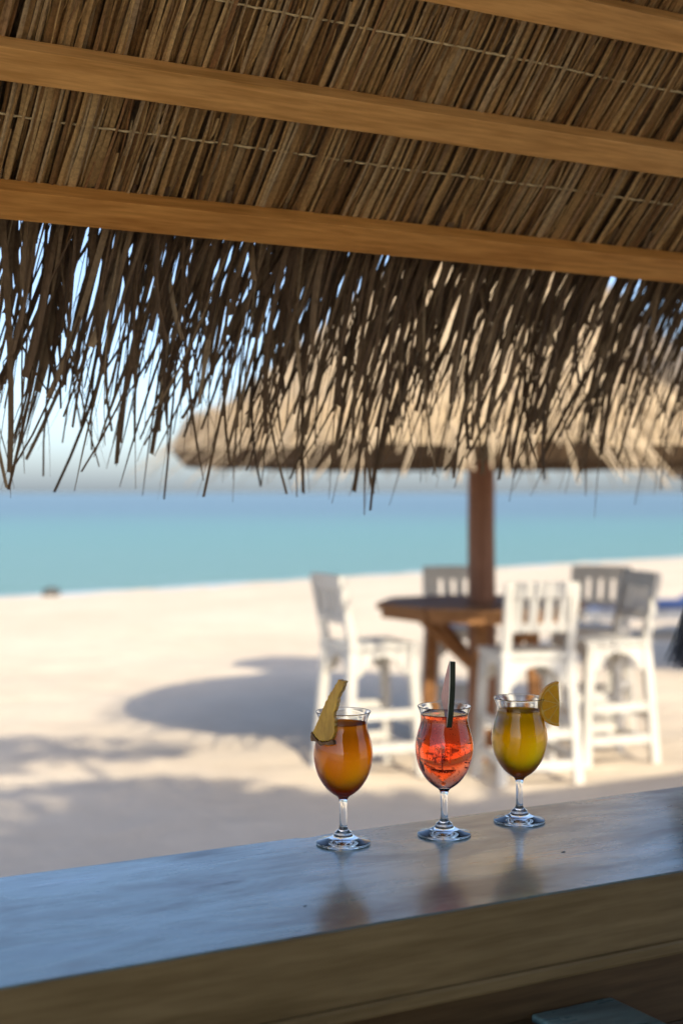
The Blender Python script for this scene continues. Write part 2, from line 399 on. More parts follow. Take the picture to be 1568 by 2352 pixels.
# ================================================================== thatched roof of the bar
roof = thing('thatched_roof', 'dry palm thatch roof with orange wooden battens and hanging fringe above counter', 'roof', (0, 0, 0), TH)
B0 = (2.0, CAM_Z + 0.194 * 2.0)    # (outward, height) of the lower edge of the lowest batten
CS = math.sqrt(0.5)
def RP(s, q, e): return Vector((s, B0[0] + q * CS + e * CS, B0[1] - q * CS + e * CS))
QS = 0.2145; BW = 0.0485; BT = 0.030
RS0, RS1 = -1.6, 4.4               # length of the roof along the bar
roof_n = Vector((0, CS, CS)); roof_d = Vector((0, CS, -CS))
for k in range(9):
    q1 = -k * QS; m = MB()
    nseg = 60
    for i in range(nseg + 1):
        s = RS0 + (RS1 - RS0) * i / nseg
        a = 0.0012 * fbm(s * 1.3, k * 5.0)
        for q, e in ((q1 - BW, 0.0), (q1, 0.0), (q1, BT), (q1 - BW, BT)): m.v.append(tuple(RP(s, q + a, e + a * 0.5)))
    for i in range(nseg):
        for k4 in range(4):
            k5 = (k4 + 1) % 4; m.face((i * 4 + k4, i * 4 + k5, i * 4 + 4 + k5, i * 4 + 4 + k4))
    m.face((3, 2, 1, 0)); m.face([nseg * 4 + i for i in range(4)])
    o = m.build('batten', M['beam_red' if k == 0 else 'beam'], roof, bevel=0.0015)
    if k == 0: tag(o, 'lowest batten of redder wood, just above the hanging fringe')
# solid body of the thatch, well above the leaves that show
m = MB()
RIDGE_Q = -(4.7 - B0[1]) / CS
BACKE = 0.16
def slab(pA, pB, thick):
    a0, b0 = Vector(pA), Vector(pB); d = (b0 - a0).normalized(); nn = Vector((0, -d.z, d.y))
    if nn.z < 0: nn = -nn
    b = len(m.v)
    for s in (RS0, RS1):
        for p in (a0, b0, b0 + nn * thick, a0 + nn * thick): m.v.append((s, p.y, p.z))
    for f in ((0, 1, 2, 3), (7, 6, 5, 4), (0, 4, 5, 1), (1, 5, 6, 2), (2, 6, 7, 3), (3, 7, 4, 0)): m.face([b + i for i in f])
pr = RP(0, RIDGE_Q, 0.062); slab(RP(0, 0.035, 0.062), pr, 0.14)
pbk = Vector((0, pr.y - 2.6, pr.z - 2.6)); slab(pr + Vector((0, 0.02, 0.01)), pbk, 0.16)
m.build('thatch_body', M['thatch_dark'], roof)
# leaf blades seen from below; built in a frame with x across, y down the slope, z away from the room
def blade_mesh(seed, L, qc, wid, lift):
    rr = random.Random(seed); mb = MB(); n = 9; pts = []; wd = []; side = []
    ph = rr.uniform(0, 6); bow = rr.uniform(-0.002, 0.002); tw = rr.uniform(-0.16, 0.16)
    for i in range(n + 1):
        q = L * i / n; u = (q - qc) / 0.055
        pinch = 1 - 0.34 * math.exp(-u * u)
        end = 1.0 if i < n else 0.75
        pts.append((bow * math.sin(3 * q / L + ph) + (0.004 * tw) * max(0, u) * 0.6, q, lift * (q / L) - 0.003 * math.exp(-u * u) + rr.uniform(-0.0008, 0.0008)))
        wd.append(wid * pinch * end * rr.uniform(0.94, 1.06))
        al = tw * (q / L - 0.3) * 1.1
        side.append((math.cos(al), 0, math.sin(al)))
    mb.ribbon(pts, wd, side, rr.choice((-0.18, 0.18, -0.28, 0.10, 0.26, -0.08)), (0, 0, 1))
    return mb.mesh('leaf_blade', M['thatch'])
ROT_ROOF = Matrix(((1, 0, 0), (0, CS, CS), (0, -CS, CS))).to_euler()
LBL = QS + 0.05; QC = 0.03 + 0.066
blades = [blade_mesh(100 + k, LBL, QC, random.uniform(0.005, 0.0125), random.uniform(0.003, 0.008)) for k in range(44)]
SEE = [(0.57, 1.93), (0.58, 1.84), (1.15, 1.75), (0.34, 1.85)]
extra = MB(); n_leaf = 0
def add_to(mb, me, mtx):
    b = len(mb.v)
    for v in me.vertices: mb.v.append(tuple(mtx @ v.co))
    for p in me.polygons: mb.face([b + i for i in p.vertices])
for k in range(8):
    qtop = -(k + 1) * QS - 0.03
    s = RS0 + 0.02 + random.uniform(0, 0.01)
    while s < RS1 - 0.02:
        s += random.uniform(0.0036, 0.0076)
        me = random.choice(blades); e = BT - 0.0050 + random.uniform(-0.001, 0.001) if random.random() < 0.34 else BT + random.uniform(0.0015, 0.008)
        rz = random.gauss(0.0, 0.013) + 0.05 * fbm(s * 5, k * 9.0); sx = random.uniform(0.8, 1.15) * random.choice((1, 1, -1))
        p = RP(s, qtop + random.uniform(-0.012, 0.0), e)
        vis = k < 3 and SEE[k][0] < s < SEE[k][1] and n_leaf < 300
        mtx = Matrix.Translation(p) @ ROT_ROOF.to_matrix().to_4x4() @ Matrix.Rotation(rz, 4, 'Z') @ Matrix.Diagonal((sx, 1, 1, 1))
        if vis:
            o = bpy.data.objects.new('palm_leaf', me); COL.objects.link(o); o.parent = roof; o.matrix_local = mtx; n_leaf += 1
        elif k < 5: add_to(extra, me, mtx)
tag(extra.build('palm_leaves_beyond', M['thatch'], roof), kind='stuff')
# thin torn fibres and half leaves lying over the blades, and a layer behind, coloured dark for the shade between them
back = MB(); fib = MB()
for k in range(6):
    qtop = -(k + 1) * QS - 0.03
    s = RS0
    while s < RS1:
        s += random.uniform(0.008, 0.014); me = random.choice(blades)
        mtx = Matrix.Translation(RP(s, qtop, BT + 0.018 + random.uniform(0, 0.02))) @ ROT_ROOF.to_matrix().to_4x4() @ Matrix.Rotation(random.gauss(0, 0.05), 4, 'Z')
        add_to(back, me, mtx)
    for j in range(200):
        s = random.uniform(0.25, 2.25); q = qtop + random.uniform(0.02, QS - 0.06); L = random.uniform(0.05, 0.16)
        a = random.gauss(0, 0.045); wv = random.uniform(0.0012, 0.0045); e = BT - 0.003 + random.uniform(-0.003, 0.002)
        pts = [RP(s + math.sin(a) * L * i / 4 + 0.002 * math.sin(i + s * 50), q + L * i / 4, e + 0.010 * (i / 4) ** 2) for i in range(5)]
        fib.ribbon(pts, [wv, wv * 1.3, wv, wv * 0.8, wv * 0.3], (1, 0, 0), 0.2, tuple(roof_n))
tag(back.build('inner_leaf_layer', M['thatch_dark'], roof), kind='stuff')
tag(fib.build('torn_fibres', M['thatch'], roof), kind='stuff')
# stitching cords that weave through the leaves
for k in range(6):
    pts = []; s = RS0
    q0 = -(k + 1) * QS - 0.03 + QC
    while s < RS1:
        pts.append(RP(s, q0 + 0.0045 * fbm(s * 3, k * 3.1) + (0.02 * max(0, s - 1.1) * (1 if k == 1 else 0.3)), BT - 0.0015 + 0.0010 * math.sin(s * 225 + 1.7 * math.sin(s * 31))))
        s += 0.004
    m = MB(); m.tube(pts, [0.0018 + 0.0004 * math.sin(i * 1.7) for i in range(len(pts))], 5); m.build('stitch_cord', M['cord'], roof, smooth=True)

# hanging fringe
def strand_mesh(seed, L, w0, droop, lean, curl, forked):
    """root at origin, in roof-local axes (x along, y out, z up)"""
    rr = random.Random(seed); mb = MB(); n = 8
    p = Vector((0, 0, 0)); pts = [p.copy()]; ang = R(rr.uniform(40, 50)); st = L / n; x = 0
    la = lean
    for i in range(n):
        t = (i + 1) / n
        a = ang + droop * t
        la2 = la + curl * t * t
        d = Vector((math.sin(la2), math.cos(a) * math.cos(la2), -math.sin(a) * math.cos(la2)))
        p = p + d * st; pts.append(p.copy())
    wd = [w0 * (1.0 - 0.15 * (i / n)) * rr.uniform(0.92, 1.08) for i in range(n + 1)]
    if forked == 0: wd[-1] *= 0.35; wd[-2] *= 0.75
    if forked == 2: wd = [w0 * (1 - 0.9 * (i / n)) + 0.0006 for i in range(n + 1)]
    tw = rr.uniform(-0.9, 0.9)
    side = [(math.cos(tw * i / n), math.sin(tw * i / n) * 0.7, math.sin(tw * i / n) * 0.7) for i in range(n + 1)]
    mb.ribbon(pts, wd, side, rr.choice((0.0, 0.18, -0.18, 0.25)), tuple(roof_n))
    if forked == 1:
        k = 5; q = pts[k]; e = [q + (pts[n] - q) * j / 3 + Vector((0.012 * (j / 3) ** 1.5 * rr.choice((-1, 1)), 0, 0)) for j in range(4)]
        mb.ribbon(e, [w0 * 0.4, w0 * 0.3, w0 * 0.22, w0 * 0.08], (1, 0, 0), 0.0)
    return mb.mesh('fringe_strand', M['strand'])
rs = random.Random(21)
def rand_strand(i, lo, hi, w_lo, w_hi):
    return strand_mesh(1000 + i, rs.uniform(lo, hi), rs.uniform(w_lo, w_hi), R(rs.uniform(8, 42)), rs.gauss(-0.01, 0.085), rs.gauss(0, 0.16), rs.choice((0, 1, 2, 3, 3, 3)))
wide = [rand_strand(i, 0.33, 0.53, 0.0038, 0.0108) for i in range(60)]
thin = [rand_strand(50 + i, 0.32, 0.53, 0.0018, 0.0045) for i in range(26)]
short = [rand_strand(90 + i, 0.16, 0.30, 0.008, 0.014) for i in range(20)]
fringe_more = MB(); n_str = 0
def place(me, s, q, e, vis, rz, sc, clump=0.0):
    global n_str
    p = RP(s, q, e)
    mtx = Matrix.Translation(p) @ Matrix.Rotation(rz, 4, 'Z') @ Matrix.Rotation(rs.gauss(0, 0.045) + clump, 4, 'Y') @ Matrix.Diagonal((rs.choice((-1, 1)), 1, sc, 1))
    if vis and n_str < 300:
        o = bpy.data.objects.new('fringe_strand', me); COL.objects.link(o); o.parent = roof; o.matrix_local = mtx; n_str += 1
    else: add_to(fringe_more, me, mtx)
VIS0, VIS1 = 0.52, 2.02
s = RS0
while s < RS1:                       # broad blades
    s += rs.uniform(0.0031, 0.0076) * (1.0 + 0.9 * max(0, fbm(s * 9, 4.4)))
    place(rs.choice(wide), s, rs.uniform(-0.09, -0.02), BT + rs.uniform(0.0, 0.05), VIS0 < s < VIS1, rs.gauss(0, 0.04), rs.uniform(0.9, 1.12), 0.22 * fbm(s * 16, 8.0))
s = RS0
while s < RS1:                       # short leaves close the top
    s += rs.uniform(0.004, 0.010)
    place(rs.choice(short), s, rs.uniform(-0.09, 0.02), BT + rs.uniform(0.0, 0.07), False, rs.gauss(0, 0.05), rs.uniform(0.8, 1.2))
s = RS0
while s < RS1:                       # thin ribs and torn strips
    s += rs.uniform(0.002, 0.008) if 0.2 < s < 2.3 else rs.uniform(0.01, 0.03)
    place(rs.choice(thin), s, rs.uniform(-0.09, -0.02), BT + rs.uniform(0.0, 0.06), False, rs.gauss(0, 0.09), rs.uniform(0.8, 1.12))
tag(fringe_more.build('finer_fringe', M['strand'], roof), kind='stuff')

# the wall at the back of the bar, behind the photographer
wall = thing('back_bar_wall', 'brown boarded back wall of the beach bar', 'wall', (0, 0, 0), TH)
for k in range(12):
    m = MB(); m.box(RS0 + 0.1, RS1 - 0.1, pbk.y + 0.35, pbk.y + 0.38, 0.02 + k * 0.18, 0.19 + k * 0.18); m.build('board', M['board'], wall)

# ================================================================== glasses
MM = 0.001
OUT = [(0, 0.6), (12, 0.5), (22, 0.2), (33.6, 0.0), (34.7, 0.5), (35, 1.4), (34.7, 2.3), (33, 3.1), (27, 4.6), (20, 6.9), (14.5, 9.6), (11.8, 12.2), (11.0, 14.2), (9.2, 15.8), (6.9, 17.8), (5.5, 20.5), (4.9, 25), (4.6, 33), (4.6, 45), (4.9, 52), (5.9, 57), (8.6, 60.4), (14, 64.0), (21, 70.0), (27.5, 78.5), (32.6, 88), (36, 99), (37.8, 110), (38.0, 117), (37.0, 126), (34.6, 137), (32.0, 147), (30.7, 155), (31.2, 162), (33, 168), (35.2, 173.0)]
squash = lambda P: [(r, z if z < 117 else 117 + (z - 117) * 0.915) for r, z in P]
OUT = squash(OUT)
def catmull(P, sub):
    o = []
    for i in range(len(P) - 1):
        p0, p1, p2, p3 = P[max(i - 1, 0)], P[i], P[i + 1], P[min(i + 2, len(P) - 1)]
        for k in range(sub):
            t = k / sub
            o.append(tuple(0.5 * (2 * p1[d] + (-p0[d] + p2[d]) * t + (2 * p0[d] - 5 * p1[d] + 4 * p2[d] - p3[d]) * t * t + (-p0[d] + 3 * p1[d] - 3 * p2[d] + p3[d]) * t ** 3) for d in (0, 1)))
    o.append(P[-1]); return [(max(a, 0.0), b) for a, b in o]
IN = [(0, 64.6), (5, 64.9), (10, 66.2), (15, 68.6), (20.6, 72.6), (26.3, 80), (31.2, 89), (34.6, 100), (36.4, 110.5), (36.6, 117), (35.6, 126), (33.2, 137), (30.7, 147), (29.5, 155), (30.0, 162), (31.8, 168.3), (34.0, 173.2)]
IN = squash(IN)
outp = catmull(OUT, 3); inp = catmull(IN, 4)
def glass_mat():
    m, t, b, o = mat('clear_glass')
    b.inputs['Base Color'].default_value = (0.985, 0.99, 0.985, 1); b.inputs['Roughness'].default_value = 0.0
    b.inputs['Transmission Weight'].default_value = 1.0; b.inputs['IOR'].default_value = 1.5
    v = coords(t); f = noise(t, v, 25, 2); bump(t, b, f, 0.02, 0.001)
    return m
M['glass'] = glass_mat()
def juice_mat(name, c, dens_var, through):
    m, t, b, o = mat(name)
    v = coords(t); f = noise(t, v, 40, 4, 0.6)
    lo = tuple(x * (1 - dens_var) for x in c)
    t.links.new(ramp(t, [(0.35, lo), (0.65, c)], f).outputs[0], b.inputs['Base Color'])
    b.inputs['Roughness'].default_value = 0.3; b.inputs['Specular IOR Level'].default_value = 0.05
    tl = N(t, 'ShaderNodeBsdfRefraction', IOR=1.2, Roughness=1.0)      # cloudy juice lets light through, scattered widely
    t.links.new(ramp(t, [(0.35, tuple(x * (1 - dens_var) for x in through)), (0.65, through)], f).outputs[0], tl.inputs[0])
    mx = t.nodes.new('ShaderNodeMixShader'); mx.inputs[0].default_value = 0.95
    t.links.new(b.outputs[0], mx.inputs[1]); t.links.new(tl.outputs[0], mx.inputs[2]); t.links.new(mx.outputs[0], o.inputs[0])
    return m
M['juice_orange'] = juice_mat('orange_juice', (0.80, 0.28, 0.004), 0.06, (1.0, 0.52, 0.04))
M['juice_yellow'] = juice_mat('yellow_juice', (0.80, 0.50, 0.003), 0.05, (1.0, 0.715, 0.03))
def red_mats():
    a, t, b, o = mat('red_drink_wall'); t.nodes.remove(b)
    g1 = N(t, 'ShaderNodeBsdfRefraction', IOR=1.33 / 1.5, Roughness=0.0); g1.inputs['Color'].default_value = (1, 1, 1, 1)
    t.links.new(g1.outputs[0], o.inputs[0])
    va = t.nodes.new('ShaderNodeVolumeAbsorption'); va.inputs['Color'].default_value = (0.985, 0.38, 0.0, 1); va.inputs['Density'].default_value = 57
    t.links.new(va.outputs[0], o.inputs['Volume'])
    c, t2, b2, o2 = mat('red_drink_surface')
    b2.inputs['Transmission Weight'].default_value = 1.0; b2.inputs['IOR'].default_value = 1.33; b2.inputs['Roughness'].default_value = 0.0; b2.inputs['Base Color'].default_value = (1, 1, 1, 1)
    vb = t2.nodes.new('ShaderNodeVolumeAbsorption'); vb.inputs['Color'].default_value = (0.985, 0.38, 0.0, 1); vb.inputs['Density'].default_value = 57
    t2.links.new(vb.outputs[0], o2.inputs['Volume'])
    d, t3, b3, o3 = mat('drink_bubble'); t3.nodes.remove(b3)
    g3 = N(t3, 'ShaderNodeBsdfGlass', IOR=1.33 / 1.0, Roughness=0.0)
    g3.inputs['IOR'].default_value = 1 / 1.33; t3.links.new(g3.outputs[0], o3.inputs[0])
    return a, c, d
M['red_wall'], M['red_top'], M['bubble'] = red_mats()
M['ice'] = None
SEG = 64
def r_in(z):
    for (r0, z0), (r1, z1) in zip(inp, inp[1:]):
        if z0 <= z <= z1 and z1 > z0: return r0 + (r1 - r0) * (z - z0) / (z1 - z0)
    return inp[-1][0]
def set_normals(o, fn):
    me = o.data; me.polygons.foreach_set('use_smooth', [True] * len(me.polygons))
    me.normals_split_custom_set_from_vertices([fn(v.co) for v in me.vertices])
def cocktail(name, label, px, py, Z, level, kind):
    X = (px - 784) / FPX * Z
    t = thing(name, label, 'cocktail', (X, Z, CT_Z + 0.0006), random.uniform(0, 6))
    # one watertight profile, cut at the stem ends into three parts; wetted inner wall belongs to the drink
    P = [(r * MM, z * MM) for r, z in outp]
    i1 = next(i for i, (r, z) in enumerate(outp) if z >= 17.8); i2 = next(i for i, (r, z) in enumerate(outp) if z >= 60.4)
    zr = outp[-1][1]; tops = [(35.35 * MM, (zr + 0.7) * MM), (34.95 * MM, (zr + 1.2) * MM), (34.4 * MM, (zr + 1.05) * MM), (34.05 * MM, (zr + 0.5) * MM)]
    inn = [(r * MM, z * MM) for r, z in inp][::-1]
    dry = [p for p in inn if p[1] > level * MM + 1e-5] + [(r_in(level) * MM, level * MM)]
    wet = [(r_in(level) * MM, level * MM)] + [p for p in inn if p[1] < level * MM - 1e-5]
    full = P + tops + dry
    nr = []
    for i, p in enumerate(full):
        a, b = full[max(i - 1, 0)], full[min(i + 1, len(full) - 1)]
        d = Vector((b[0] - a[0], b[1] - a[1])); d = d.normalized() if d.length > 0 else Vector((1, 0)); nr.append((d.y, -d.x))
    def part(nm, i0, i1_):
        mb = MB(); pr_ = full[i0:i1_]; mb.lathe(pr_, SEG)
        o = mb.build(nm, M['glass'], t)
        ns = []
        for k, (r, z) in enumerate(pr_):
            q = nr[i0 + k]
            if r < 1e-7: ns.append((0, 0, 1 if z > 0.03 else -1)); continue
            for j in range(SEG):
                an = 2 * math.pi * j / SEG; ns.append((q[0] * math.cos(an), q[0] * math.sin(an), q[1]))
        o.data.polygons.foreach_set('use_smooth', [True] * len(o.data.polygons))
        o.data.normals_split_custom_set_from_vertices(ns)
        return o
    part('foot', 0, i1 + 1); part('stem', i1, i2 + 1); part('bowl', i2, len(full))
    # drink
    mb = MB()
    gap = 0.0
    wl = [(max(r - gap, 0), z + (gap if r < 0.006 else 0)) for r, z in wet][::-1]     # bottom centre up to the wall
    mb.lathe(wl, SEG)
    mb.cur = 1 if kind == 'red' else 0
    lv = level * MM; rl = wl[-1][0]
    mb2 = [(rl, lv), (rl - 0.0008, lv - 0.0007), (rl - 0.002, lv - 0.0011), (rl * 0.6, lv - 0.0012), (0, lv - 0.0012)]
    mb.lathe(mb2, SEG)
    mats = {'red': [M['red_wall'], M['red_top']], 'orange': [M['juice_orange']], 'yellow': [M['juice_yellow']]}[kind]
    d = mb.build('drink', mats, t, smooth=True)
    bm = bmesh.new(); bm.from_mesh(d.data); bmesh.ops.remove_doubles(bm, verts=bm.verts, dist=1e-6); bmesh.ops.recalc_face_normals(bm, faces=bm.faces); bm.to_mesh(d.data); bm.free()
    if kind == 'red':
        bb = MB(); rb = random.Random(5); base = bmesh.new(); bmesh.ops.create_icosphere(base, subdivisions=2, radius=1.0)
        bv = [v.co.copy() for v in base.verts]; bf = [[v.index for v in f.verts] for f in base.faces]; base.free()
        for i in range(300):
            z = rb.uniform(74, level - 3); rw = r_in(z); a = rb.uniform(0, 2 * math.pi)
            rr = (rw - rb.uniform(0.7, 1.6)) if rb.random() < 0.75 else rw * rb.uniform(0.1, 0.9)
            q = rb.uniform(0.50, 0.95) * (1.4 if rb.random() < 0.12 else 1.0); b0 = len(bb.v)
            for v in bv: bb.v.append(((rr * math.cos(a) + v.x * q) * MM, (rr * math.sin(a) + v.y * q) * MM, (z + v.z * q) * MM))
            for f in bf: bb.face([b0 + k for k in f])
        tag(bb.build('bubbles', M['bubble'], t, smooth=True), kind='stuff')
    return t
G1 = cocktail('cocktail_glass', 'tulip glass of cloudy amber orange juice with a pineapple wedge on the rim', 788, 1940, 1.815, 155.0, 'orange')
G2 = cocktail('cocktail_glass', 'tulip glass of clear red sparkling drink with a watermelon slice', 1020, 1918, 1.862, 159.5, 'red')
G3 = cocktail('cocktail_glass', 'tulip glass of yellow juice with an orange slice on the rim', 1193, 1889, 1.938, 152.5, 'yellow')
for gl in (G1, G2, G3): gl['group'] = 'cocktails on the counter'
# condensation beads on the red drink's glass
bb = MB(); rb = random.Random(9)
for i in range(150):
    a = rb.uniform(0, 2 * math.pi); z = rb.uniform(76, 150); r = None
    for (r0, z0), (r1, z1) in zip(outp, outp[1:]):
        if z0 <= z <= z1 and z1 > z0: r = r0 + (r1 - r0) * (z - z0) / (z1 - z0)
    if r is None: continue
    q = rb.uniform(0.25, 0.6); b0 = len(bb.v); c = Vector((r * math.cos(a), r * math.sin(a), z)); nn = Vector((math.cos(a), math.sin(a), 0)); tt = Vector((-math.sin(a), math.cos(a), 0))
    bb.v.append(tuple((c + nn * q * 0.6) * MM))
    for k in range(7):
        an = 2 * math.pi * k / 7; bb.v.append(tuple((c + tt * q * math.cos(an) + Vector((0, 0, 1.2 * q * math.sin(an)))) * MM))
    for k in range(7): bb.face((b0, b0 + 1 + k, b0 + 1 + (k + 1) % 7))
tag(bb.build('condensation_beads', M['glass'], G2, smooth=True), kind='stuff')

# ------------------------------------------------------------------ garnishes
def fruit(name, c0, c1, sss=0.35, rough=0.35, scale=60, rad=(1, 0.6, 0.2), stretch=(1, 1, 1)):
    m, t, b, o = mat(name); v = coords(t, stretch); f = noise(t, v, scale, 4, 0.6)
    t.links.new(ramp(t, [(0.3, c0), (0.7, c1)], f).outputs[0], b.inputs['Base Color'])
    b.inputs['Subsurface Weight'].default_value = sss; b.inputs['Subsurface Radius'].default_value = rad; b.inputs['Subsurface Scale'].default_value = 0.006
    b.inputs['Roughness'].default_value = rough; bump(t, b, f, 0.35, 0.0015); return m
M['pine'] = fruit('pineapple_flesh', (0.40, 0.22, 0.015), (0.70, 0.44, 0.05), 0.6, 0.35, 130, (1, .7, .2), (1, 1, 0.25))
M['pine_rind'] = fruit('pineapple_rind', (0.07, 0.035, 0.02), (0.26, 0.15, 0.06), 0.0, 0.7, 160)
M['melon'] = fruit('watermelon_flesh', (0.28, 0.04, 0.05), (0.42, 0.10, 0.11), 0.15, 0.35, 110, (1, .3, .3))
M['melon_white'] = fruit('watermelon_white', (0.62, 0.62, 0.48), (0.72, 0.72, 0.60), 0.3, 0.4, 60)
M['melon_rind'] = fruit('watermelon_rind', (0.012, 0.022, 0.012), (0.03, 0.045, 0.025), 0.0, 0.45, 50)
M['orange_flesh'] = fruit('orange_flesh', (0.72, 0.33, 0.012), (0.82, 0.46, 0.03), 0.7, 0.3, 150, (1, .5, .1))
M['orange_peel'] = fruit('orange_peel', (0.72, 0.34, 0.02), (0.82, 0.44, 0.04), 0.3, 0.4, 220)
def extrude(poly, d, name, m_, parent, bev=0.0006, jit=0.0, bulge=0.0):
    rr = random.Random(len(poly) * 7); P = [(x + rr.uniform(-jit, jit), z + rr.uniform(-jit, jit)) for x, z in poly]
    mb = MB(); mb.prism(P, lambda a, b: (a, -d / 2, b), lambda a, b: (a, d / 2, b))
    return mb.build(name, m_, parent, bevel=bev)
def dense(poly, step):
    o = []
    for (x0, z0), (x1, z1) in zip(poly, poly[1:] + poly[:1]):
        n = max(1, int(math.hypot(x1 - x0, z1 - z0) / step))
        for k in range(n): o.append((x0 + (x1 - x0) * k / n, z0 + (z1 - z0) * k / n))
    return o
RIM = 0.1692
# pineapple wedge: a thin wedge leaning over the near-side rim, point up, rind down
def gl_pos(g, dx, dy, dz): return (g.location.x + dx, g.location.y + dy, g.location.z + dz)
pw = thing('pineapple_wedge', 'pineapple wedge with brown rind hooked on the rim of the amber juice glass', 'fruit wedge', gl_pos(G1, -0.0185, -0.0290, RIM))
zmm = lambda x, y: ((x - 300) / 9.79 * MM, (530 - y) / 9.6 * MM)
flesh = [zmm(*p) for p in ((440, 95), (482, 108), (525, 118), (490, 210), (440, 320), (432, 360), (415, 430), (392, 505), (400, 600), (408, 690), (392, 770), (380, 818), (330, 838), (270, 850), (205, 842), (150, 808), (118, 740), (170, 640), (230, 480), (280, 370), (335, 270), (385, 190))]
extrude(dense(flesh, 0.0022), 0.011, 'flesh', M['pine'], pw, 0.0008, 0.0008)
rind = [zmm(*p) for p in ((382, 819), (388, 848), (380, 888), (300, 884), (242, 902), (196, 884), (150, 856), (104, 842), (84, 790), (117, 741), (150, 809), (205, 843), (270, 851), (330, 839))]
extrude(dense(rind, 0.002), 0.0125, 'rind', M['pine_rind'], pw, 0.0003, 0.0016)
pw.rotation_euler = (R(-4), 0, R(-22))
# watermelon slice: rind towards the bar keeper, flesh reaching into the glass
wm = thing('watermelon_slice', 'thin watermelon slice with dark green rind standing in the red drink', 'fruit slice', gl_pos(G2, 0.0058, -0.0365, RIM))
def arc(u_off, n=14):
    o = []
    for i in range(n + 1):
        v = -0.0235 + 0.0855 * i / n; t = (v - 0.020) / 0.043
        o.append((-0.0045 + 0.0065 * t * t + u_off, v))
    return o
def solid(poly, th, nm, m_, bev=0.0005):
    mb = MB(); mb.prism(poly, lambda u, v: (-th / 2, u, v), lambda u, v: (th / 2, u, v)); return mb.build(nm, m_, wm, bevel=bev)
solid(arc(0.0) + arc(0.0022)[::-1], 0.0068, 'rind', M['melon_rind'])
solid(arc(0.00225) + arc(0.0068)[::-1], 0.0066, 'white_rind', M['melon_white'])
solid(dense(arc(0.00685) + [(0.018, 0.052), (0.034, 0.030), (0.047, 0.010), (0.040, 0.002), (0.022, -0.008)], 0.003), 0.0064, 'flesh', M['melon'])
wm.rotation_euler = (R(2), R(2.5), R(8.5))
# half slice of orange on the right-hand rim
os_ = thing('orange_slice', 'half slice of orange hooked on the rim of the yellow juice glass', 'fruit slice', gl_pos(G3, 0.0352, -0.010, RIM))
def half(r0, r1, a0=92, a1=268, n=26, cx=0.0185, cz=-0.0085):
    oa = [(cx + r1 * math.cos(R(a0 + (a1 - a0) * i / n)), cz + r1 * math.sin(R(a0 + (a1 - a0) * i / n))) for i in range(n + 1)]
    ia = [(cx + r0 * math.cos(R(a0 + (a1 - a0) * i / n)), cz + r0 * math.sin(R(a0 + (a1 - a0) * i / n))) for i in range(n + 1)]
    return oa + ia[::-1]
def osolid(poly, th, nm, m_, bev=0.0004, parent=None, yoff=0.0):
    mb = MB(); mb.prism(poly, lambda u, v: (u, -th / 2 + yoff, v), lambda u, v: (u, th / 2 + yoff, v)); return mb.build(nm, m_, parent or os_, bevel=bev)
osolid(half(0.0282, 0.0306), 0.0064, 'peel', M['orange_peel'])
M['pith'] = fruit('orange_pith', (0.72, 0.44, 0.10), (0.80, 0.54, 0.16), 0.4, 0.5, 90)
pith = osolid(half(0.0004, 0.02815, 93, 267), 0.0052, 'pith', M['pith'])
for k in range(5):
    a0 = 95 + k * 34.4 + 1.4; a1 = a0 + 31.6
    seg = [(0.0185 + r_ * math.cos(R(a)), -0.0085 + r_ * math.sin(R(a))) for r_, a in [(0.0028, (a0 + a1) / 2), (0.013, a0 + 0.3), (0.0252, a0 + 0.5), (0.0268, a0 + 5), (0.0270, (a0 + a1) / 2), (0.0268, a1 - 5), (0.0252, a1 - 0.5), (0.013, a1 - 0.3)]]
    osolid(seg, 0.0064 + 0.0002 * (k % 2), 'segment', M['orange_flesh'], 0.0005)
os_.rotation_euler = (R(2), R(-2), R(18))

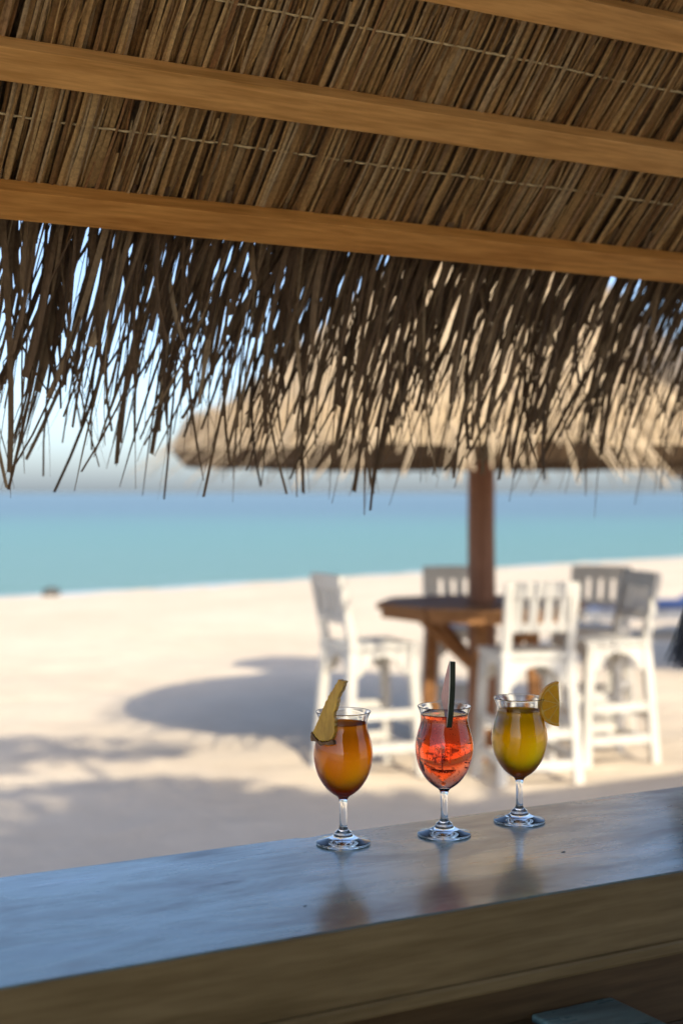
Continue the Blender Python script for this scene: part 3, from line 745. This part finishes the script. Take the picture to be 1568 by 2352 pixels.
# ================================================================== thatched umbrella with its table
def umbrella(loc, label, seed, cap=True):
    t = thing('thatched_umbrella', label, 'umbrella', loc, random.uniform(0, 1), 'thatched beach umbrellas')
    rr = random.Random(seed); m = MB()
    ZE, ZT, RE = 1.86, 3.36, 1.82
    # body of the canopy in overlapping tiers
    n = 56; tiers = 6
    rows = []
    for i in range(tiers):
        f0, f1 = i / tiers, (i + 1) / tiers
        rows += [(1 - f0 + 0.035, f0 - 0.012), (1 - f0 + 0.03, f0 + 0.02), (1 - f1 + 0.045, f1 - 0.0)]
    for fr, fz in rows:
        for k in range(n):
            a = 2 * math.pi * k / n; wob = 1 + 0.02 * fbm(math.cos(a) * 3, math.sin(a) * 3, fz * 9 + seed)
            m.v.append((fr * RE * wob * math.cos(a), fr * RE * wob * math.sin(a), ZE + (ZT - ZE) * fz + 0.03 * fbm(a * 4, fz * 8, seed)))
    nr_ = len(rows)
    for i in range(nr_ - 1):
        for k in range(n):
            k2 = (k + 1) % n; m.face((i * n + k, i * n + k2, (i + 1) * n + k2, (i + 1) * n + k))
    m.face([(nr_ - 1) * n + k for k in range(n)])
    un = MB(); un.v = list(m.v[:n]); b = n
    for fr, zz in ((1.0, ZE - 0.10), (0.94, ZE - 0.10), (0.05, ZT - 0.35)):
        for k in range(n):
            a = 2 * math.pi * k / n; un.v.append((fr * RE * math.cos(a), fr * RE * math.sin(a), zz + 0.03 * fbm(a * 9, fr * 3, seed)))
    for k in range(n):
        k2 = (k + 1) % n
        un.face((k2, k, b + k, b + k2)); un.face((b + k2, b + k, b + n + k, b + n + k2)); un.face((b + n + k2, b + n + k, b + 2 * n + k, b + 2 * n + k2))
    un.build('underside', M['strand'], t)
    # straw laid down the slope, longest at the eave
    for j in range(3400):
        a = rr.uniform(0, 2 * math.pi); f = rr.random() ** 1.7; eave = rr.random() < 0.6
        if eave: f = rr.uniform(0.0, 0.05)
        r0 = (1 - f) * RE + 0.06; z0 = ZE + (ZT - ZE) * f + 0.06
        L = rr.uniform(0.13, 0.185) if eave else rr.uniform(0.25, 0.5)
        dz = rr.uniform(1.0, 3.0) if eave else 0.78
        d = Vector((math.cos(a), math.sin(a), -dz)).normalized(); sd = Vector((-math.sin(a), math.cos(a), 0)); lean = rr.gauss(0, 0.12)
        p = Vector((r0 * math.cos(a), r0 * math.sin(a), z0)) - d * (0.12 if eave else 0.0)
        pts = [p + (d + sd * lean) * L * i / 2 for i in range(3)]
        wv = rr.uniform(0.008, 0.022); m.ribbon(pts, [wv, wv, wv * 0.5], tuple(sd), 0.06, (math.cos(a) * 0.6, math.sin(a) * 0.6, 0.8))
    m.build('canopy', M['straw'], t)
    if cap:  # unseen top tier, added and sized to cast a strip of shadow on the sand
        m = MB(); n = 24
        for fr, zz in ((0.30, 3.78), (0.56, 3.74), (0.50, 3.84), (0.26, 4.05), (0.04, 4.25)):
            for k in range(n):
                a = 2 * math.pi * k / n; q = 1 + 0.08 * math.sin(a * 7 + seed); m.v.append((fr * q * math.cos(a), fr * q * math.sin(a), zz))
        for i in range(4):
            for k in range(n): m.face((i * n + k, i * n + (k + 1) % n, (i + 1) * n + (k + 1) % n, (i + 1) * n + k))
        m.face(range(n)); m.face([4 * n + k for k in range(n)])
        m.build('cap', M['straw'], t)
    m = MB(); m.tube([(0, 0, -0.3), (0.004, 0.002, 0.6), (-0.004, 0.004, 1.4), (0, 0, 2.4), (0, 0, 3.9)], [0.092, 0.088, 0.084, 0.082, 0.06], 20); m.build('post', M['post'], t, smooth=True)
    for k in range(8):
        a = 2 * math.pi * k / 8; m = MB()
        m.bar((0.08 * math.cos(a), 0.08 * math.sin(a), ZT - 0.50), (1.86 * math.cos(a), 1.86 * math.sin(a), ZE - 0.02), 0.05, 0.06); m.build('rib', M['post'], t)
    return t
UX, UY = 0.862, 8.75
umb = umbrella((UX, UY, 0), 'sunlit straw umbrella on a dark brown post above the round table', 3)
umb2 = umbrella((4.75, 12.6, 0), 'straw umbrella farther off at the right edge, behind the nearer one', 11, False)

tb = thing('bar_table', 'high eight-sided brown wooden table around the umbrella post', 'table', (UX, UY, 0), R(10))
TZ = 0.93; TR = 0.66
n = 8
for k in range(n):                    # eight wedge planks of the top
    a0, a1 = 2 * math.pi * k / n + 0.012, 2 * math.pi * (k + 1) / n - 0.012
    poly = [(0.10 * math.cos(a0), 0.10 * math.sin(a0)), (TR * math.cos(a0), TR * math.sin(a0)), (TR * math.cos(a1), TR * math.sin(a1)), (0.10 * math.cos(a1), 0.10 * math.sin(a1))]
    m = MB(); m.prism(poly, lambda a, b: (a, b, TZ - 0.035), lambda a, b: (a, b, TZ)); m.build('top_plank', M['table'], tb, bevel=0.003)
    p0 = (0.93 * TR * math.cos(a0), 0.93 * TR * math.sin(a0), TZ - 0.062); p1 = (0.93 * TR * math.cos(a1), 0.93 * TR * math.sin(a1), TZ - 0.062)
    m = MB(); m.bar(p0, p1, 0.028, 0.05); m.build('apron', M['table'], tb)
for k in range(4):
    a = 2 * math.pi * k / 4 + 0.5; m = MB()
    m.bar((0.088 * math.cos(a), 0.088 * math.sin(a), TZ - 0.38), (0.50 * math.cos(a), 0.50 * math.sin(a), TZ - 0.06), 0.05, 0.06); m.build('brace', M['table'], tb)
for k in range(4):
    a = 2 * math.pi * k / 4 + 0.5 + 0.78; m = MB()
    m.bar((0.34 * math.cos(a), 0.34 * math.sin(a), 0.0), (0.30 * math.cos(a), 0.30 * math.sin(a), TZ - 0.04), 0.07, 0.07); m.build('leg', M['table'], tb)

# ================================================================== white high chairs
def high_chair(label, group='white high chairs round the table'):
    t = thing('high_chair', label, 'chair', (0, 0, 0), 0, group)
    W, D, SH, BH = 0.205, 0.205, 0.76, 1.14
    foot = {}
    for sx in (-1, 1):
        for sy in (-1, 1):
            f = Vector((sx * (W + 0.02), sy * (D + 0.025), 0.0)); tp = Vector((sx * (W - 0.02), sy * (D - 0.02), SH - 0.03)); foot[(sx, sy)] = (f, tp)
            m = MB(); m.bar(f, tp, 0.052, 0.052); m.build('leg', M['white'], t, bevel=0.004)
    for sx in (-1, 1):
        m = MB(); m.bar((sx * (W - 0.02), -(D - 0.02), SH + 0.001), (sx * (W - 0.015), -(D + 0.055), BH), 0.05, 0.045, 0.9); m.build('back_post', M['white'], t, bevel=0.004)
    m = MB()
    for k in range(5):
        y0 = -D - 0.01 + k * (2 * D + 0.035) / 5; m = MB(); m.box(-W - 0.015, W + 0.015, y0, y0 + (2 * D + 0.035) / 5 - 0.006, SH - 0.0295, SH); m.build('seat_slat', M['white'], t, bevel=0.003)
    def leg_at(sx, sy, z):
        f, tp = foot[(sx, sy)]; return f + (tp - f) * (z / (SH - 0.03))
    sides = [((-1, -1), (1, -1)), ((1, -1), (1, 1)), ((1, 1), (-1, 1)), ((-1, 1), (-1, -1))]
    for a, b in sides:
        # arched apron under the seat
        A = leg_at(*a, SH - 0.03); B = leg_at(*b, SH - 0.03); dirv = (B - A); Ln = dirv.length; dirv.normalize()
        nn = Vector((-dirv.y, dirv.x, 0)) * 0.012
        m = MB(); k = 14; base = []
        for i in range(k + 1):
            u = i / k; c = abs(u - 0.5) * 2
            low = 0.15 if c > 0.80 else (0.15 - 0.025 * ((0.80 - c) / 0.18) if c > 0.62 else 0.125 - 0.085 * math.sqrt(max(0, 1 - (c / 0.62) ** 2)))
            p = A + dirv * Ln * u
            base.append((p, low))
        for p, low in base:
            for off in (-1, 1):
                for zz in (SH - 0.032, SH - 0.032 - low): q = p + nn * off; m.v.append((q.x, q.y, zz))
        for i in range(k):
            c0 = i * 4; c1 = c0 + 4
            m.face((c0, c1, c1 + 1, c0 + 1)); m.face((c0 + 2, c0 + 3, c1 + 3, c1 + 2)); m.face((c0 + 1, c1 + 1, c1 + 3, c0 + 3)); m.face((c0, c0 + 2, c1 + 2, c1))
        m.build('apron', M['white'], t)
    for j, (a, b) in enumerate(sides):
        for z in ((0.17, 0.36) if j % 2 else (0.14, 0.31)):
            m = MB(); m.bar(leg_at(*a, z), leg_at(*b, z), 0.024, 0.052); m.build('stretcher', M['white'], t)
    for z0, z1, nm in ((BH - 0.075, BH + 0.012, 'top_rail'), (SH + 0.115, SH + 0.165, 'lower_rail')):
        def yb(z): return -(D - 0.02) - 0.075 * (z - SH) / (BH - SH)
        m = MB(); q0, q1 = (z0, z1)
        pts = [(x, z) for x in (-W - 0.004, W + 0.004) for z in (q0, q1)]
        b = len(m.v)
        nseg = 8
        for i in range(nseg + 1):
            x = -W - 0.004 + (2 * W + 0.008) * i / nseg; arch = 0.004 * (1 - (2 * i / nseg - 1) ** 2) if nm == 'top_rail' else 0
            for zz in (q0, q1 + arch):
                for off in (-0.014, 0.016): m.v.append((x, yb(zz) + off, zz))
        for i in range(nseg):
            c = i * 4; e = c + 4
            m.face((c, e, e + 2, c + 2)); m.face((c + 1, c + 3, e + 3, e + 1)); m.face((c + 2, e + 2, e + 3, c + 3)); m.face((c, c + 1, e + 1, e))
        m.face((0, 2, 3, 1)); m.face((nseg * 4, nseg * 4 + 1, nseg * 4 + 3, nseg * 4 + 2))
        m.build(nm, M['white'], t, bevel=0.003)
    for k in range(4):
        x = -0.132 + k * 0.088; z0, z1 = SH + 0.166, BH - 0.076
        m = MB(); m.bar((x, yb(z0), z0), (x, yb(z1), z1), 0.054, 0.016, 1.0, (0, 1, 0)); m.build('back_slat', M['white'], t)
    return t
def setp(o, x, y, face):
    o.location = (x, y, sand_z(x, y) - 0.012); o.rotation_euler = (0, 0, math.atan2(face[1], face[0]) - math.pi / 2)
ch = high_chair('white high chair with its slatted back turned to the bar')
setp(ch, 1.045, 8.03, (-0.21, 0.98))
for lab, x, y, fc in (('white high chair in profile facing right, behind the amber juice', 0.155, 8.22, (0.91, 0.40)),
                      ('white high chair in profile facing left, near the right edge', 1.585, 8.62, (-0.95, -0.30)),
                      ('shaded high chair on the far side of the table, beside the post', 0.80, 9.65, (0.1, -0.99)),
                      ('shaded high chair on the far side of the table, behind the profile chair', 1.70, 9.70, (-0.45, -0.89))):
    c = copy_tree(ch); c['label'] = lab; setp(c, x, y, fc)
PX, PY = 0.74, 2.60
st = thing('low_stool', 'small white backless stool under the dark-haired person', 'stool', (PX, PY, sand_z(PX, PY) - 0.01), 0.2)
m = MB(); m.box(-0.16, 0.16, -0.16, 0.16, 0.655, 0.69); m.build('seat', M['white'], st, bevel=0.008)
for sx in (-1, 1):
    for sy in (-1, 1):
        m = MB(); m.bar((sx * 0.16, sy * 0.16, 0), (sx * 0.12, sy * 0.12, 0.654), 0.04, 0.04); m.build('leg', M['white'], st)
    m = MB(); m.bar((sx * 0.145, -0.145, 0.25), (sx * 0.145, 0.145, 0.25), 0.03, 0.03); m.build('stretcher', M['white'], st)

# ================================================================== person at the right edge
def person():
    t = thing('person', 'person with dark brown hair and a pale blue top, just inside the right edge', 'person', (PX, PY, 0), R(90))
    # local: x along the bar, y outward; faces the counter (-y)
    J = {'pelvis': (0, 0.0, 0.795, 0.125, 0.095), 'waist': (0, 0.0, 0.90, 0.11, 0.085), 'chest': (0, 0.0, 1.00, 0.12, 0.085), 'neck0': (0, 0.0, 1.135, 0.055, 0.05), 'neck1': (0, -0.005, 1.30, 0.046, 0.046),
         'shL': (-0.13, 0.0, 1.045, 0.048, 0.045), 'shR': (0.13, 0.0, 1.045, 0.048, 0.045),
         'elL': (-0.18, -0.04, 0.86, 0.036, 0.034), 'elR': (0.18, -0.04, 0.86, 0.036, 0.034),
         'wrL': (-0.11, -0.20, 0.875, 0.025, 0.022), 'wrR': (0.11, -0.20, 0.875, 0.025, 0.022),
         'hipL': (-0.085, -0.05, 0.79, 0.08, 0.075), 'hipR': (0.085, -0.05, 0.79, 0.08, 0.075),
         'knL': (-0.10, -0.34, 0.785, 0.055, 0.055), 'knR': (0.10, -0.34, 0.785, 0.055, 0.055),
         'anL': (-0.10, -0.30, 0.30, 0.035, 0.035), 'anR': (0.10, -0.30, 0.30, 0.035, 0.035),
         'toL': (-0.10, -0.41, 0.265, 0.028, 0.022), 'toR': (0.10, -0.41, 0.265, 0.028, 0.022)}
    E = [('pelvis', 'waist'), ('waist', 'chest'), ('chest', 'neck0'), ('neck0', 'neck1'), ('chest', 'shL'), ('chest', 'shR'), ('shL', 'elL'), ('elL', 'wrL'), ('shR', 'elR'), ('elR', 'wrR'), ('pelvis', 'hipL'), ('pelvis', 'hipR'), ('hipL', 'knL'), ('hipR', 'knR'), ('knL', 'anL'), ('knR', 'anR'), ('anL', 'toL'), ('anR', 'toR')]
    def skin(name, names, edges, grow, m_, root):
        me = bpy.data.meshes.new(name); ids = {k: i for i, k in enumerate(names)}
        me.from_pydata([J[k][:3] for k in names], [(ids[a], ids[b]) for a, b in edges], [])
        me.materials.append(m_)
        o = bpy.data.objects.new(name, me); COL.objects.link(o); o.parent = t
        o.modifiers.new('skin', 'SKIN'); layer = me.skin_vertices[0].data if me.skin_vertices else None
        if layer is None:
            bm = bmesh.new(); bm.from_mesh(me); bm.verts.layers.skin.verify(); bm.to_mesh(me); bm.free(); layer = me.skin_vertices[0].data
        for k in names:
            layer[ids[k]].radius = (J[k][3] + grow, J[k][4] + grow); layer[ids[k]].use_root = (k == root)
        sd = o.modifiers.new('sub', 'SUBSURF'); sd.levels = 2; sd.render_levels = 2
        o.modifiers['skin'].use_smooth_shade = True
        return o
    # hands: palm and five fingers each
    hands = []
    for sgn, wr in ((-1, 'wrL'), (1, 'wrR')):
        b = Vector(J[wr][:3]); d = Vector((-sgn * 0.55, -0.8, 0)).normalized(); sd = Vector((d.y, -d.x, 0))
        pn = 'palm' + wr; J[pn] = (*(b + d * 0.055 + Vector((0, 0, -0.004))), 0.030, 0.012); E.append((wr, pn))
        for k in range(4):
            u = (k - 1.5) * 0.016; Lf = (0.055, 0.068, 0.064, 0.05)[k]; q = b + d * 0.08 + sd * u
            n0, n1, n2 = (f'{pn}{k}{j}' for j in 'abc')
            J[n0] = (*q, 0.008, 0.008); J[n1] = (*(q + d * Lf * 0.55 + Vector((0, 0, 0.004))), 0.0075, 0.0075); J[n2] = (*(q + d * Lf + Vector((0, 0, -0.006))), 0.006, 0.006)
            E.extend([(pn, n0), (n0, n1), (n1, n2)])
        q = b + d * 0.03 + sd * 0.03 * (-sgn); n0, n1 = pn + 'ta', pn + 'tb'
        J[n0] = (*q, 0.009, 0.009); J[n1] = (*(q + d * 0.045 + sd * 0.012 * (-sgn)), 0.007, 0.007); E.extend([(wr, n0), (n0, n1)])
    body = skin('body', list(J), E, 0.0, M['skin'], 'pelvis')
    skin('shirt', ['pelvis', 'waist', 'chest', 'neck0', 'shL', 'shR', 'elL', 'elR'], [e for e in E if all(k in ('pelvis', 'waist', 'chest', 'neck0', 'shL', 'shR', 'elL', 'elR') for k in e)], 0.022, M['shirt'], 'pelvis')
    J['kxL'] = (-0.098, -0.27, 0.787, 0.06, 0.06); J['kxR'] = (0.098, -0.27, 0.787, 0.06, 0.06)
    skin('shorts', ['pelvis', 'hipL', 'hipR', 'kxL', 'kxR'], [('pelvis', 'hipL'), ('pelvis', 'hipR'), ('hipL', 'kxL'), ('hipR', 'kxR')], 0.018, M['shorts'], 'pelvis')
    # head
    hc = Vector((0, -0.005, 1.36))
    m = MB(); nu, nv = 28, 20
    for j in range(nv + 1):
        ph = math.pi * j / nv
        for i in range(nu):
            a = 2 * math.pi * i / nu; x_, y_, z_ = math.sin(ph) * math.cos(a), math.sin(ph) * math.sin(a), math.cos(ph)
            taper = 1 - 0.28 * max(0, -z_) ** 1.3
            p = Vector((x_ * 0.073 * taper, y_ * 0.092 * (taper if y_ < 0 else 1 - 0.35 * max(0, -z_)), z_ * 0.115))
            fx, fz = p.x, p.z
            if y_ < 0:
                p.y -= 0.020 * math.exp(-(fx / 0.011) ** 2 - ((fz + 0.018) / 0.018) ** 2)     # nose
                p.y += 0.010 * (math.exp(-((fx - 0.03) / 0.014) ** 2 - ((fz - 0.006) / 0.011) ** 2) + math.exp(-((fx + 0.03) / 0.014) ** 2 - ((fz - 0.006) / 0.011) ** 2))
                p.y -= 0.006 * math.exp(-(fx / 0.018) ** 2 - ((fz + 0.055) / 0.010) ** 2)
                p.y -= 0.010 * math.exp(-(fx / 0.02) ** 2 - ((fz + 0.098) / 0.018) ** 2)
            m.v.append(tuple(hc + p))
    for j in range(nv):
        for i in range(nu): m.face((j * nu + i, (j + 1) * nu + i, (j + 1) * nu + (i + 1) % nu, j * nu + (i + 1) % nu))
    m.build('head', M['skin'], t, smooth=True)
    for sx in (-1, 1):
        bm = bmesh.new(); bmesh.ops.create_uvsphere(bm, u_segments=12, v_segments=8, radius=0.010); me = bpy.data.meshes.new('eye'); bm.to_mesh(me); bm.free(); me.materials.append(M['eye'])
        link_mesh('eye', me, t, tuple(hc + Vector((sx * 0.029, -0.0745, 0.006))))
        bm = bmesh.new(); bmesh.ops.create_uvsphere(bm, u_segments=10, v_segments=8, radius=1.0); me = bpy.data.meshes.new('ear'); bm.to_mesh(me); bm.free(); me.materials.append(M['skin'])
        link_mesh('ear', me, t, tuple(hc + Vector((sx * 0.074, 0.005, -0.01))), (0, 0, 0), (0.009, 0.018, 0.03))
    bm = bmesh.new(); bmesh.ops.create_uvsphere(bm, u_segments=12, v_segments=8, radius=1.0); me = bpy.data.meshes.new('mouth'); bm.to_mesh(me); bm.free(); me.materials.append(M['lip'])
    link_mesh('mouth', me, t, tuple(hc + Vector((0, -0.080, -0.055))), (0, 0, 0), (0.021, 0.008, 0.007))
    # hair: a cap of locks falling to the jaw
    m = MB(); rr = random.Random(4)
    for j in range(11):
        ph = math.pi * 0.60 * j / 10
        for i in range(nu):
            a = 2 * math.pi * i / nu; face_cut = 1.0 if not (math.sin(a) < -0.72 and j > 6) else 0.93
            m.v.append(tuple(hc + Vector((math.sin(ph) * math.cos(a) * 0.085, math.sin(ph) * math.sin(a) * 0.102 * face_cut + 0.006, math.cos(ph) * 0.126))))
    for j in range(10):
        for i in range(nu):
            if j > 6 and math.sin(2 * math.pi * (i + 0.5) / nu) < -0.72: continue
            m.face((j * nu + i, (j + 1) * nu + i, (j + 1) * nu + (i + 1) % nu, j * nu + (i + 1) % nu))
    for k in range(900):
        a = rr.uniform(-0.75, math.pi + 0.75); ph = math.pi * rr.uniform(0.05, 0.5)
        pts = []; L = rr.uniform(0.7, 1.0); fl = rr.gauss(0.028, 0.012); sw = rr.gauss(0, 0.10)
        for i in range(7):
            u = i / 6; z_ = 0.128 * math.cos(ph) * (1 - u) + u * (-0.075 - 0.03 * (L - 0.85))
            rad = math.sqrt(max(0.02, 1 - min(1, max(0, z_ / 0.128)) ** 2)); rad = max(rad, math.sin(ph))
            pts.append(hc + Vector((math.cos(a + sw * u) * (0.087 * rad + fl * u * u), math.sin(a + sw * u) * (0.104 * rad + fl * u * u) + 0.006, z_)))
        wv = rr.uniform(0.0012, 0.005); m.ribbon(pts, [wv, wv, wv, wv, wv * 0.9, wv * 0.6, wv * 0.15], (-math.sin(a), math.cos(a), 0), 0.15, (math.cos(a), math.sin(a), 0))
    m.build('hair', M['hair'], t)
    return t
person()

# ================================================================== distant things
lg = thing('sun_lounger', 'wooden sun lounger with a blue cushion on the sand at the right', 'sun lounger', (3.75, 16.9, sand_z(3.75, 16.9)), R(8))
for k in range(8):
    m = MB(); m.box(-0.95 + k * 0.235, -0.95 + k * 0.235 + 0.2, -0.33, 0.33, 0.30, 0.33); m.build('slat', M['white'], lg)
for sy in (-0.33, 0.33):
    m = MB(); m.box(-0.97, 0.95, sy - 0.025, sy + 0.025, 0.22, 0.299); m.build('side_rail', M['white'], lg)
for sx in (-0.85, 0.82):
    for sy in (-0.29, 0.29):
        m = MB(); m.box(sx - 0.035, sx + 0.035, sy - 0.015, sy + 0.015, 0, 0.219); m.build('leg', M['white'], lg)
m = MB(); m.box(-0.92, 0.35, -0.30, 0.30, 0.332, 0.41); m.bar((0.36, 0, 0.37), (0.93, 0, 0.72), 0.60, 0.08); m.build('cushion', M['blue'], lg, bevel=0.02)
rk = MB(); bmv = bmesh.new(); bmesh.ops.create_icosphere(bmv, subdivisions=3, radius=1.0)
p = px_at(118, 1362, 27.6)
for v in bmv.verts:
    q = v.co * (1 + 0.25 * fbm(v.co.x * 2, v.co.y * 2, v.co.z * 2)); rk.v.append((q.x * 0.17, q.y * 0.14, q.z * 0.11))
for f in bmv.faces: rk.face([v.index for v in f.verts])
bmv.free()
ro = rk.build('rock', M['rock'], smooth=True); ro.location = (p.x, p.y, SEA_Z + 0.06); tag(ro, 'small dark rock at the water line on the left', 'rock')

# shade tree beside the bar, out of the picture; its crown shades the sand next to the counter
tr = thing('shade_tree', 'broad shade tree beside the bar, seen only by its shadow on the sand', 'tree', (2.7, -5.2, 0))
m = MB(); m.tube([(0, 0, -0.2), (0.1, 0.05, 2), (-0.05, 0.2, 4.2), (0.0, 0.3, 6.2), (-0.1, 0.4, 7.6)], [0.24, 0.19, 0.16, 0.12, 0.05], 12); m.build('trunk', M['bark'], tr, smooth=True)
TH_ = 8.0; OFFX, OFFY = TH_ / math.tan(SUN_EL) * SHX, TH_ / math.tan(SUN_EL) * SHY
clumps = [(-0.95, 6.45, 1.35, 1.45, 1500), (0.0, 6.0, 1.5, 1.55, 1700), (0.9, 5.4, 1.3, 1.45, 1200), (-2.6, 5.6, 1.2, 1.3, 1000), (-1.75, 9.05, 0.85, 0.22, 170), (-2.35, 8.55, 0.55, 0.16, 90), (1.25, 11.1, 0.55, 0.8, 330)]
cr = MB(); rr = random.Random(77)
for cx, cy, rx, ry, cnt in clumps:
    wx_, wy_ = cx - OFFX - 2.7, cy - OFFY + 5.2
    m = MB(); m.tube([(0.0, 0.3, 6.0), (wx_ * 0.5, 0.3 + (wy_ - 0.3) * 0.5, 7.2), (wx_, wy_, 7.9)], [0.09, 0.06, 0.02], 8); m.build('limb', M['bark'], tr, smooth=True)
    for k in range(cnt):
        while True:
            u = Vector((rr.uniform(-1, 1), rr.uniform(-1, 1), rr.uniform(-1, 1)))
            if u.length < 1 and fbm(u.x * 1.6 + cx, u.y * 1.6 + cy, u.z * 1.6) > -0.28: break
        p = Vector((wx_ + u.x * rx, wy_ + u.y * ry, TH_ + u.z * 0.45)); a = Vector((rr.gauss(0, 1), rr.gauss(0, 1), rr.gauss(0, 0.5))).normalized(); b_ = a.cross(Vector((rr.gauss(0, 1), rr.gauss(0, 1), rr.gauss(0, 1)))).normalized()
        L = rr.uniform(0.10, 0.18); W = L * 0.38; i0 = len(cr.v)
        for q in (p - a * L, p + b_ * W, p + a * L, p - b_ * W): cr.v.append(tuple(q))
        cr.face((i0, i0 + 1, i0 + 2, i0 + 3))
cr.build('crown', M['leaf'], tr)
